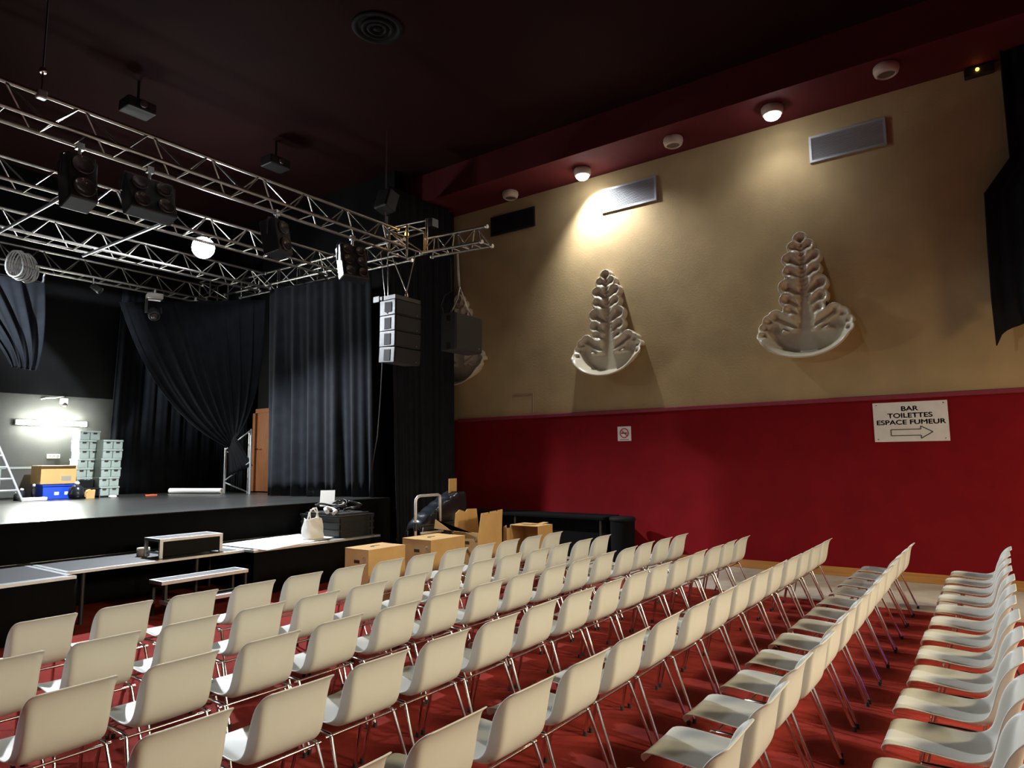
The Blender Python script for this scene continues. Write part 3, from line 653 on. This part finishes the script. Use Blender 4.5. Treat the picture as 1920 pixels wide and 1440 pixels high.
MB().lathe([(.02, 0), (.12, .01), (.15, .10), (.12, .22), (.05, .27), (.02, .28)], n=18).build('bag_body', M['vinyl'], t)
MB().lathe([(.035, .275), (.05, .31), (.03, .34), (0, .345)], n=14).build('white_top', M['paper'], t)
for i, (x, y, h, r) in enumerate(((5.02, 15.3, .22, .05), (5.20, 15.25, .30, .04), (4.92, 15.2, .16, .06))):
    t = thing('stage_bottle', ['small white-capped black canister behind the ladder', 'taller black canister beside the blue crate', 'squat black canister left of the ladder foot'][i], 'canister', (x, y, ST))
    MB().lathe([(r, 0), (r, h*.7), (r*.5, h*.85), (r*.5, h*.88)], n=16).build('canister_body', M['vinyl'], t)
    MB().lathe([(r*.62, h*.86), (r*.62, h), (0, h+.01)], n=14).build('cap', M['paper'], t)
o = MB().box((4.9, 14.9, ST), (5.32, 15.05, ST+.06), bev=.01).build('white_case', M['paper']); tag(o, 'low white case on the stage beside the ladder', 'case')
# ladder
t = thing('step_ladder', 'aluminium step ladder at the left edge on the stage', 'ladder', (4.62, 14.6, ST))
for y in (-.28, .0):
    s_ = -1 if y < -.1 else 1
A = [Vector((4.86, 14.75, ST)), Vector((4.40, 14.85, ST+1.15))]; B = [Vector((4.42, 14.55, ST)), Vector((4.02, 14.68, ST+1.15))]
for q in (A, B):
    d = (q[1]-q[0]); n_ = Vector((0, 0.03, 0))
    wp(MB().tube(q[0], q[1], .032, 4).tube(q[0]+n_, q[1]+n_, .022, 4), 'stile', M['ladder'], t)
for k in range(1, 6):
    u = k/5.4; wp(MB().tube(A[0].lerp(A[1], u), B[0].lerp(B[1], u), .020, 8), 'rung', M['ladder'], t)
for q in (A, B): wp(MB().tube(q[0]+Vector((-.62, .35, 0)), q[1], .02, 8), 'rear_leg', M['ladder'], t)
# white roll and upright truss section
a = Vector((7.89, 15.30, ST+.062)); b = Vector((8.40, 14.05, ST+.062))
t = thing('white_roll', 'long white roll lying on the stage at the foot of the truss section', 'roll', a)
wp(MB().tube(a, b, .06, 20), 'rolled_sheet', M['paper'], t)
wp(MB().tube(b-(b-a)*.002, b+(b-a).normalized()*.004, .035, 16), 'core', M['card'], t)
t = thing('truss_section', 'white-lit truss section standing upright on the stage by the door', 'truss', (8.58, 13.8, ST))
c0, c1, c2 = (8.56, 14.22), (8.60, 13.30), (8.85, 13.75)
for c_, h in ((c0, 1.02), (c1, 1.42), (c2, 1.4)): wp(MB().tube((*c_, ST), (*c_, ST+h), .026, 12), 'chord', M['ladder'], t)
for p, q in (((*c0, ST+.98), (*c1, ST+1.40)), ((*c0, ST+.28), (*c1, ST+.70)), ((*c0, ST+.95), (*c2, ST+.72)), ((*c0, ST+.24), (*c2, ST+.02)), ((*c1, ST+.66), (*c2, ST+.66)), ((*c1, ST+.68), (*c2, ST+1.05))):
    wp(MB().tube(p, q, .017, 8), 'brace', M['ladder'], t)
# ------------------------------------------------------------------ curtains
def curtain(label, top, bot, n, amp, freq, seed=0, name='stage_curtain', rows=14, topamp=.35):
    rnd = random.Random(seed); ph = [rnd.uniform(0, 6.28) for _ in range(4)]
    T = [Vector(p) for p in top]; B = [Vector(p) for p in bot]
    def at(L, u):
        u = u*(len(L)-1); i = min(int(u), len(L)-2); return L[i].lerp(L[i+1], u-i)
    P = []
    for j in range(rows+1):
        v = j/rows; row = []
        for i in range(n+1):
            u = i/n; p = at(T, u).lerp(at(B, u), v)
            d = (at(T, min(1, u+.01))-at(T, max(0, u-.01))); d.z = 0; d.normalize(); nr = Vector((-d.y, d.x, 0))
            a = amp*(topamp+(1-topamp)*v)
            w = math.sin(u*freq*6.283+ph[0]+.5*math.sin(u*9+ph[1])+.25*v)+.45*math.sin(u*freq*2.3*6.283+ph[2]+.6*v)+.5*math.sin(u*freq*.4*6.283+ph[3])
            row.append(p+nr*a*w)
        P.append(row)
    o = MB().grid(P).build(name, M['cloth'], solid=.008)
    return tag(o, label, 'curtain')
curtain('wide pleated black curtain along the right side of the stage', [(8.46, 12.62, 5.5), (8.72, 9.62, 5.4)], [(8.30, 12.25, ST+.01), (8.98, 9.70, ST+.01)], 240, .07, 5.5, 3)
curtain('flat black curtain closing the gap between the stage and the beige wall', [(8.9, 9.40, 7.2), (10.80, 9.34, 7.2)], [(9.22, 9.40, .01), (10.80, 9.34, .01)], 120, .03, 9, 5)
curtain('black curtain covering the wall beside the stage, behind the gathered curtain', [(9.35, 15.9, 6.5), (9.35, 14.7, 6.5)], [(9.35, 15.9, ST+.01), (9.35, 14.7, ST+.01)], 90, .04, 8, 9)
curtain('black curtain hanging in front of the back wall right of the storage boxes', [(6.9, 15.85, 6.5), (9.3, 15.85, 6.5)], [(6.75, 15.85, ST+.01), (9.3, 15.85, ST+.01)], 120, .03, 7, 11)
def swag(label, A, B, G, tail, cl, cr, n, seed, spread, folds):
    rnd = random.Random(seed); P = []
    A, B, G, cl, cr = map(Vector, (A, B, G, cl, cr)); rows = 26; ph = rnd.uniform(0, 6)
    for j in range(rows+1):
        v = j/rows; row = []
        for i in range(n+1):
            u = i/n; t0 = A.lerp(B, u); c_ = cl.lerp(cr, u**.8); g = G+Vector((spread[0]*(u-.5), spread[1]*(u-.5), spread[2]*(u-.5)))
            if j <= rows: p = t0*(1-v)**2+c_*2*v*(1-v)+g*v*v
            am = .07*(.25+.75*math.sin(min(1, v*1.25)*PI*.55))*(1-.55*v)
            w = math.sin(u*folds*6.283+ph)+.5*math.sin(u*folds*2.17*6.283+ph*2+v*2)
            row.append(p+Vector((.35*am*w, -am*w, .0)))
        P.append(row)
    if tail:
        for k in range(1, 8):
            q = k/7
            P.append([Vector((P[rows][i].x, P[rows][i].y, P[rows][i].z))+Vector(tail)*q+Vector((.25*(i/n-.5)*q, -.25*(i/n-.5)*q+.03*math.sin(i*.7), 0)) for i in range(n+1)])
    o = MB().grid(P).build('gathered_curtain', M['cloth'], solid=.008)
    return tag(o, label, 'curtain')
swag('black curtain gathered up to one side above the truss section', (6.35, 14.80, 5.15), (8.46, 12.75, 5.3), (8.42, 13.75, 2.20), (.14, -.12, -.62), (6.95, 14.35, 2.75), (8.50, 12.85, 3.0), 130, 4, (-.10, -.35, .22), 9)
# ------------------------------------------------------------------ trusses
def truss(label, P0, P1, h=.36, w=.38, n=10, up=(0, 0, 1), grp='aluminium lighting trusses above the stage', phase=0):
    P0, P1 = Vector(P0), Vector(P1); d = (P1-P0).normalized(); upv = Vector(up); s = d.cross(upv).normalized()
    t = thing('lighting_truss', label, 'truss', P0, group=grp)
    A = lambda q: q+s*w/2; B = lambda q: q-s*w/2; T = lambda q: q+upv*h
    for fn in (A, B, T): wp(MB().tube(fn(P0), fn(P1), .025, 12), 'chord', M['alu'], t)
    L = (P1-P0).length
    for f, g, dbl in ((A, T, 1), (B, T, 1), (A, B, 0)):
        m = MB()
        for k in range(n):
            a = P0+d*(L*(k+.05)/n); mid = P0+d*(L*(k+.5)/n); b = P0+d*(L*(k+.95)/n)
            if dbl: m.tube(f(a), g(mid-d*.03), .0105, 7).tube(g(mid+d*.03), f(b), .0105, 7)
            else:
                wp(MB().tube(f(a), g(a), .0105, 7), 'cross_bar', M['alu'], t); wp(MB().tube(f(mid), g(mid), .0105, 7), 'cross_bar', M['alu'], t)
        if dbl: wp(m, 'lacing', M['alu'], t)
        else: m.bm.free()
    for q in (P0, P1):
        e = MB()
        for fn in (A, B, T): e.lathe([(.034, -.02), (.036, 0), (.034, .02)], c=fn(q), axis=d, n=12)
        wp(e, 'end_fitting', M['aluedge'], t)
    return t
ZL = 5.46
truss('nearest lighting truss, running along the front edge of the stage', (-2.0, 8.25, ZL), (8.05, 8.25, ZL), n=13)
truss('second lighting truss from the front, behind the big black spotlight', (-2.0, 10.35, ZL), (8.35, 10.35, ZL), n=14)
truss('third lighting truss from the front, just below the glaring stage lamp', (-2.0, 12.6, ZL+.02), (8.35, 12.6, ZL+.02), n=14)
truss('rearmost lighting truss above the gathered curtains', (-2.0, 14.5, ZL+.0), (8.0, 14.5, ZL+.0), n=14)
truss('lighting truss along the right side, above the pleated black curtain', (8.52, 8.55, ZL+.01), (8.52, 14.1, ZL+.14), n=8)
truss('short truss end sticking out towards the beige wall, holding the subwoofer', (8.50, 6.62, ZL-.12), (8.50, 7.98, ZL-.05), h=.30, w=.28, n=3)
def corner(label, p):
    t = thing('truss_corner', label, 'truss corner', p, group='truss corner blocks')
    r = .22
    for a in (-r, r):
        for b in (-r, r):
            MB().tube((a, b, -.02), (a, b, .38), .02, 8).build('post', M['alu'], t)
    e = MB()
    for z in (-.02, .38):
        for s in (-r, r): e.tube((-r, s, z), (r, s, z), .02, 8).tube((s, -r, z), (s, r, z), .02, 8)
    e.tube((-r, -r, 0), (r, r, .38), .012, 6).tube((r, -r, 0), (-r, r, .38), .012, 6).tube((-r, r, 0), (r, r, .38), .012, 6).tube((-r, -r, 0), (-r, r, .38), .012, 6)
    e.build('frame', M['alu'], t)
corner('truss corner at the right front of the rig with many crossing bars', (8.28, 8.25, ZL))
corner('truss corner at the right rear of the rig, beside the stage lamp glare', (8.28, 14.5, ZL+.1))
# diagonal pipes between the trusses
for k, (p, q, lab) in enumerate((((3.55, 10.12, 5.405), (3.55, 12.85, 5.42), 'white-lit pipe crossing under the trusses at the left edge'), ((4.88, 10.12, 5.405), (4.88, 12.85, 5.42), 'white-lit pipe crossing under the trusses left of the stage lamp'))):
    o = MB().tube(p, q, .024, 10).build('cross_pipe', M['ladder']); tag(o, lab, 'pipe')
# hoist frame by the right front corner, going up to the ceiling
t = thing('hoist_frame', 'dark hoist frame above the right front truss corner', 'hoist', (8.5, 8.3, 6.1))
wp(MB().box((8.15, 8.62, 6.33), (8.42, 8.95, 6.72), bev=.03, rot=Matrix.Rotation(.3, 3, 'Y')), 'motor', M['blackmetal'], t)
wp(MB().tube((8.5, 7.98, 5.42), (8.5, 7.98, 6.08), .024).tube((8.5, 7.98, 6.05), (8.5, 9.0, 6.12), .018).tube((8.5, 7.98, 5.92), (8.5, 9.0, 6.0), .018).tube((8.5, 9.0, 5.95), (8.5, 9.0, 6.35), .018), 'frame', M['alu'], t)
wp(MB().box((8.56, 7.90, 5.95), (8.72, 8.0, 6.10)), 'plate', M['blackmetal'], t)
wp(MB().tube((8.28, 8.8, 6.7), (8.28, 8.8, 7.9), .012).tube((8.28, 8.8, 5.84), (8.28, 8.8, 6.35), .012), 'chain', M['alu'], t)
t = thing('warning_lamp', 'small glowing amber lamp on the right front truss corner', 'lamp', (8.2, 8.18, 5.72))
MB().lathe([(.03, 0), (.035, .03), (.03, .06), (0, .075)], n=14).build('lamp', M['amber'], t)
MB().lathe([(.036, -.03), (.036, 0), (0, 0.002)], n=14).build('base', M['blackmetal'], t)
lamp('warning_glow', 'POINT', (8.08, 8.1, 5.78), .6, (1, .45, .06), size=.03)
# ------------------------------------------------------------------ stage lamps
def clamp_yoke(t, top, w, h):
    MB().path([(-w/2, 0, -h), (-w/2, 0, -.04), (-w/2+.03, 0, 0), (w/2-.03, 0, 0), (w/2, 0, -.04), (w/2, 0, -h)], .014, 6).build('yoke', M['blackmetal'], t)
    MB().tube((0, 0, -.01), (0, 0, top), .02, 8).box((-.04, -.03, top-.04), (.04, .03, top+.04)).build('clamp', M['aluedge'], t)
def box_lamp(label, loc, w, d, h, nx, nz, rz=0, tilt=0, top=.12, name='stage_spotlight'):
    t = thing(name, label, 'stage light', loc, rz, group='black lamps hanging from the trusses')
    clamp_yoke(t, top, w+.06, h*.5)
    R_ = Matrix.Rotation(tilt, 3, 'X'); pv = (0, 0, -h*.5)
    MB().box((-w/2, -d/2, -h-.02), (w/2, d/2, -.02), bev=.02, rot=R_, piv=pv).build('body', M['blackmetal'], t)
    for i in range(nx):
        for k in range(nz):
            r = min(w/nx, h/nz)*.40; c = Vector((-w/2+w*(i+.5)/nx, -d/2, -.02-h+h*(k+.5)/nz)); c = R_ @ (c-Vector(pv))+Vector(pv)
            MB().lathe([(r, 0), (r, .03), (r*.92, .03), (r*.85, .012), (0, .004)], c=c, axis=R_ @ Vector((0, -1, 0)), n=18).build('lens', M['lensdark'], t)
    return t
box_lamp('tall black spotlight hanging from the front truss at upper left', (3.10, 8.44, ZL-.12), .31, .30, .60, 1, 2, tilt=-.25)
box_lamp('broad black flood panel hanging beside the tall black spotlight', (3.90, 8.44, ZL-.12), .58, .22, .50, 2, 2, tilt=-.35)
box_lamp('black spotlight hanging under the middle of the front truss', (5.75, 8.44, ZL-.12), .34, .28, .52, 1, 2, rz=.3, tilt=-.2)
box_lamp('black blinder with rows of round lenses near the right front corner', (7.20, 8.44, ZL-.12), .46, .20, .60, 2, 3, rz=-.25, tilt=-.3)
box_lamp('dark lamp on the second truss at the left edge', (2.50, 10.35, ZL+.83), .25, .25, .40, 1, 1, tilt=-.2, top=.05)
def mover(label, loc, rz):
    t = thing('moving_head', label, 'stage light', loc, rz, group='moving heads under the rear truss')
    MB().box((-.15, -.15, -.12), (.15, .15, 0), bev=.02).build('base', M['white'], t)
    MB().box((-.17, -.05, -.42), (-.12, .05, -.12), bev=.015).box((.12, -.05, -.42), (.17, .05, -.12), bev=.015).build('yoke', M['speaker'], t)
    MB().lathe([(.02, -.15), (.10, -.13), (.115, 0), (.115, .12), (.10, .15), (.09, .14)], c=(0, -.0, -.42), axis=(0, -.8, -.6), n=20).build('head', M['speaker'], t)
    MB().lathe([(.09, .141), (.05, .155), (0, .16)], c=(0, 0, -.42), axis=(0, -.8, -.6), n=18).build('lens', M['lensdark'], t)
    MB().tube((0, 0, 0), (0, 0, .10), .03, 8).build('clamp', M['aluedge'], t)
mover('moving head under the right rear truss corner', (7.75, 14.31, ZL-.11), .4)
mover('moving head under the rear truss, left of the corner one', (6.85, 14.31, ZL-.11), -.3)
t = thing('small_spotlight', 'small bright-edged spotlight under the rear truss above the dark stage', 'stage light', (5.65, 14.31, ZL-.02))
MB().tube((0, 0, 0), (0, 0, -.12), .015, 8).build('clamp', M['aluedge'], t)
MB().lathe([(.05, -.1), (.06, 0), (.075, .1), (.07, .1), (.06, .06)], c=(.06, 0, -.2), axis=(.6, -.5, -.5), n=16).build('body', M['speaker'], t)
# the glaring stage lamp
t = thing('stage_flood', 'glaring white stage lamp hanging among the trusses', 'stage light', (6.60, 12.02, 5.86))
MB().lathe([(.06, -.18), (.14, -.14), (.17, 0), (.2, .04), (.165, .04)], axis=(-.25, -.90, -.40), n=28).build('housing', M['blackmetal'], t)
MB().lathe([(.165, .035), (.205, .06), (.15, .10), (0, .115)], axis=(-.25, -.90, -.40), n=28).build('lens', M['lens_on'], t)
MB().path([(-.19, 0, 0), (-.19, .05, .20), (0, .05, .26), (.19, .05, .20), (.19, 0, 0)], .013, 6).build('yoke', M['blackmetal'], t)
MB().tube((0, .05, .24), (0, .4, .24), .015, 8).build('arm', M['aluedge'], t)
lamp('added_flood_spill', 'POINT', (6.56, 11.78, 5.76), 75, (.88, .94, 1.0), size=.12)  # weak extra light added beside the lamp to brighten trusses and curtain
lamp('stage_flood_lamp', 'SPOT', (6.56, 11.80, 5.76), 4200, (.88, .94, 1.0), (-2.0, 6.0, -8.0), size=.10, angle=152, blend=.4)
# cable bundle and clamp on the left
t = thing('cable_bundle', 'bundle of pale cable loops hanging from the rear truss at the left edge', 'cable bundle', (4.42, 14.22, 5.47))
for k in range(7):
    pts = []
    for a in range(25):
        an = 2*PI*a/24; pts.append((.13*math.cos(an)+.05*(k-3), .03*k-.1+.04*math.sin(an*2), -.10+(.24+.015*(k % 3))*math.sin(an)))
    MB().path(pts, .016, 6).build('cable_loop', M['greycable'], t)
t = thing('truss_clamp', 'bright clamp with a chain on the top tube of the nearest truss', 'clamp', (2.62, 8.25, ZL+.36))
MB().box((-.05, -.04, -.05), (.05, .04, .05), bev=.015).build('clamp_body', M['aluedge'], t)
MB().tube((0, 0, .05), (0, 0, .28), .012, 8).lathe([(.03, 0), (.04, .03), (.03, .06)], c=(0, 0, .25), n=12).build('eye_bolt', M['chrome'], t)
MB().tube((0, 0, .3), (0, 0, 7.9-ZL-.36), .008, 6).build('chain', M['blackmetal'], t)
# cable runs on the front truss
o = MB().path([(-1.5+.4*k, 8.09+.008*math.sin(k*2.1), ZL+.032+.010*math.sin(k*1.7)) for k in range(24)], .011, 6).build('truss_cable', M['cable'])
tag(o, 'black cable taped along the lower tube of the nearest truss', 'cable')
# left gathered curtain, hung on a slack line
t = thing('curtain_rod', 'thin line carrying the gathered curtain at the left edge', 'rod', (4.0, 14.80, 5.2))
wp(MB().tube((2.5, 14.80, 5.33), (4.98, 14.80, 5.28), .012, 8), 'rod', M['blackmetal'], t)
wp(MB().path([(4.95, 14.80, 5.28), (4.96, 14.78, 5.33), (4.94, 14.74, 5.38), (4.95, 14.69, 5.45)], .018, 6), 'chain', M['aluedge'], t)
swag('black curtain gathered into a hanging bundle at the left edge', (3.0, 14.80, 5.29), (4.98, 14.80, 5.26), (4.70, 14.75, 3.56), None, (4.25, 14.7, 4.2), (5.0, 14.7, 3.9), 90, 8, (.42, .1, -.02), 4)
# ------------------------------------------------------------------ line array and subwoofer
def wedge_box(label, x0, x1, y0, y1, z0, z1, rotx, piv):
    t = thing('line_array_speaker', label, 'speaker', ((x0+x1)/2, (y0+y1)/2, z0), group='line array of four black speakers')
    R_ = Matrix.Rotation(rotx, 3, 'X')
    b = MB().box((x0, y0+.02, z0), (x1, y1, z1), bev=.008, rot=R_, piv=piv); wp(b, 'cabinet', M['speaker'], t)
    wp(MB().box((x0+.012, y0-.004, z0+.012), (x1-.012, y0+.024, z1-.012), bev=.006, rot=R_, piv=piv), 'grille', M['grille'], t)
    wp(MB().prism([(y0+.10, z0+.05), (y0+.19, z0+.05), (y0+.20, z0+.02), (y0+.235, z0+.05), (y0+.27, z0+.06), (y0+.27, z1-.03), (y0+.10, z1-.04)], 'x', x0-.006, x0+.01) if abs(rotx) < .001 else
       MB().box((x0-.006, y0+.12, z0+.03), (x0+.01, y0+.27, z1-.04), rot=R_, piv=piv), 'rigging_recess', M['ventdark'], t)  # raised plate, the shade of the hole is put into its near-black colour
    wp(MB().box((x1-.12, y0-.008, z0+.035), (x1-.10, y0-.002, z0+.055), rot=R_, piv=piv), 'badge', M['greyink'], t)
AX0, AX1, AY0, AY1 = 7.88, 8.50, 8.10, 8.49
zz = 4.52
for k in range(4):
    wedge_box(f'black line array speaker, {["topmost of the four hanging beside the curtain", "second from the top in the hanging column", "third from the top in the hanging column", "lowest in the hanging column, tilted down"][k]}', AX0, AX1, AY0, AY1, zz-.262, zz, [.0, .012, .03, .07][k], (8.2, AY1, zz))
    zz -= .268
t = thing('array_bumper', 'flying frame with slings on top of the line array', 'flying frame', (8.2, 8.3, 4.53))
wp(MB().box((AX0, AY0+.02, 4.53), (AX1, AY1-.02, 4.60)), 'frame', M['speaker'], t)
wp(MB().box((AX0-.01, AY1+.02, 4.52), (AX0+.02, AY1+.16, 4.62)).box((AX0-.012, AY1-.06, 4.54), (AX0-.002, AY1-.01, 4.60)), 'bracket', M['speaker'], t)
top = (8.25, 8.22, 4.72)
wp(MB().lathe([(.025, 4.60), (.03, 4.66), (.02, 4.74)], c=(8.25, 8.22, 0), n=10).tube((8.22, 8.22, 4.66), (8.28, 8.22, 4.66), .016), 'shackle', M['chrome'], t)
wp(MB().tube(top, (8.32, 8.66, ZL), .010).tube(top, (8.34, 8.08, ZL), .010), 'sling', M['alu'], t)
wp(MB().tube((7.95, 8.44, 4.6), (7.98, 8.6, ZL), .006).tube((8.02, 8.44, 4.6), (8.1, 8.55, ZL), .006), 'safety_wire', M['alu'], t)
wp(MB().path([(8.05, 8.53, 4.56), (8.05, 8.58, 4.0), (8.05, 8.60, 3.4), (8.08, 8.66, 2.9), (8.15, 8.8, 2.2), (8.2, 9.0, 1.6)], .010, 6), 'speaker_cable', M['cable'], t)
t = thing('subwoofer', 'black hanging subwoofer cabinet in front of the half-hidden leaf sconce', 'speaker', (8.85, 7.45, 3.65))
wp(MB().box((8.50, 7.31, 3.645), (9.215, 7.63, 4.29), bev=.008), 'cabinet', M['speaker'], t)
wp(MB().box((8.512, 7.288, 3.66), (9.203, 7.315, 4.275), bev=.006), 'grille', M['grille'], t)
for z in (4.20, 3.72): wp(MB().box((8.492, 7.42, z-.05), (8.503, 7.50, z+.05)), 'rigging_recess', M['ventdark'], t)  # plates too: shade of the holes given by the dark colour
wp(MB().box((9.10, 7.282, 3.71), (9.125, 7.29, 3.735)), 'badge', M['greyink'], t)
hub = (8.72, 7.40, 4.78)
wp(MB().path([(8.55, 7.46, 4.29), (8.62, 7.44, 4.42), (8.70, 7.42, 4.60), hub], .016, 6).path([(9.05, 7.40, 4.29), (8.95, 7.40, 4.42), (8.80, 7.40, 4.66), hub], .016, 6).tube(hub, (8.64, 7.38, ZL-.05), .014), 'chain', M['alu'], t)
wp(MB().path([(8.51, 7.58, 4.29), (8.50, 7.62, 4.45), (8.54, 7.58, 4.62), (8.62, 7.5, 4.70), (8.6, 7.5, 5.3)], .007, 6), 'cable', M['cable'], t)
bpy.context.view_layer.update()
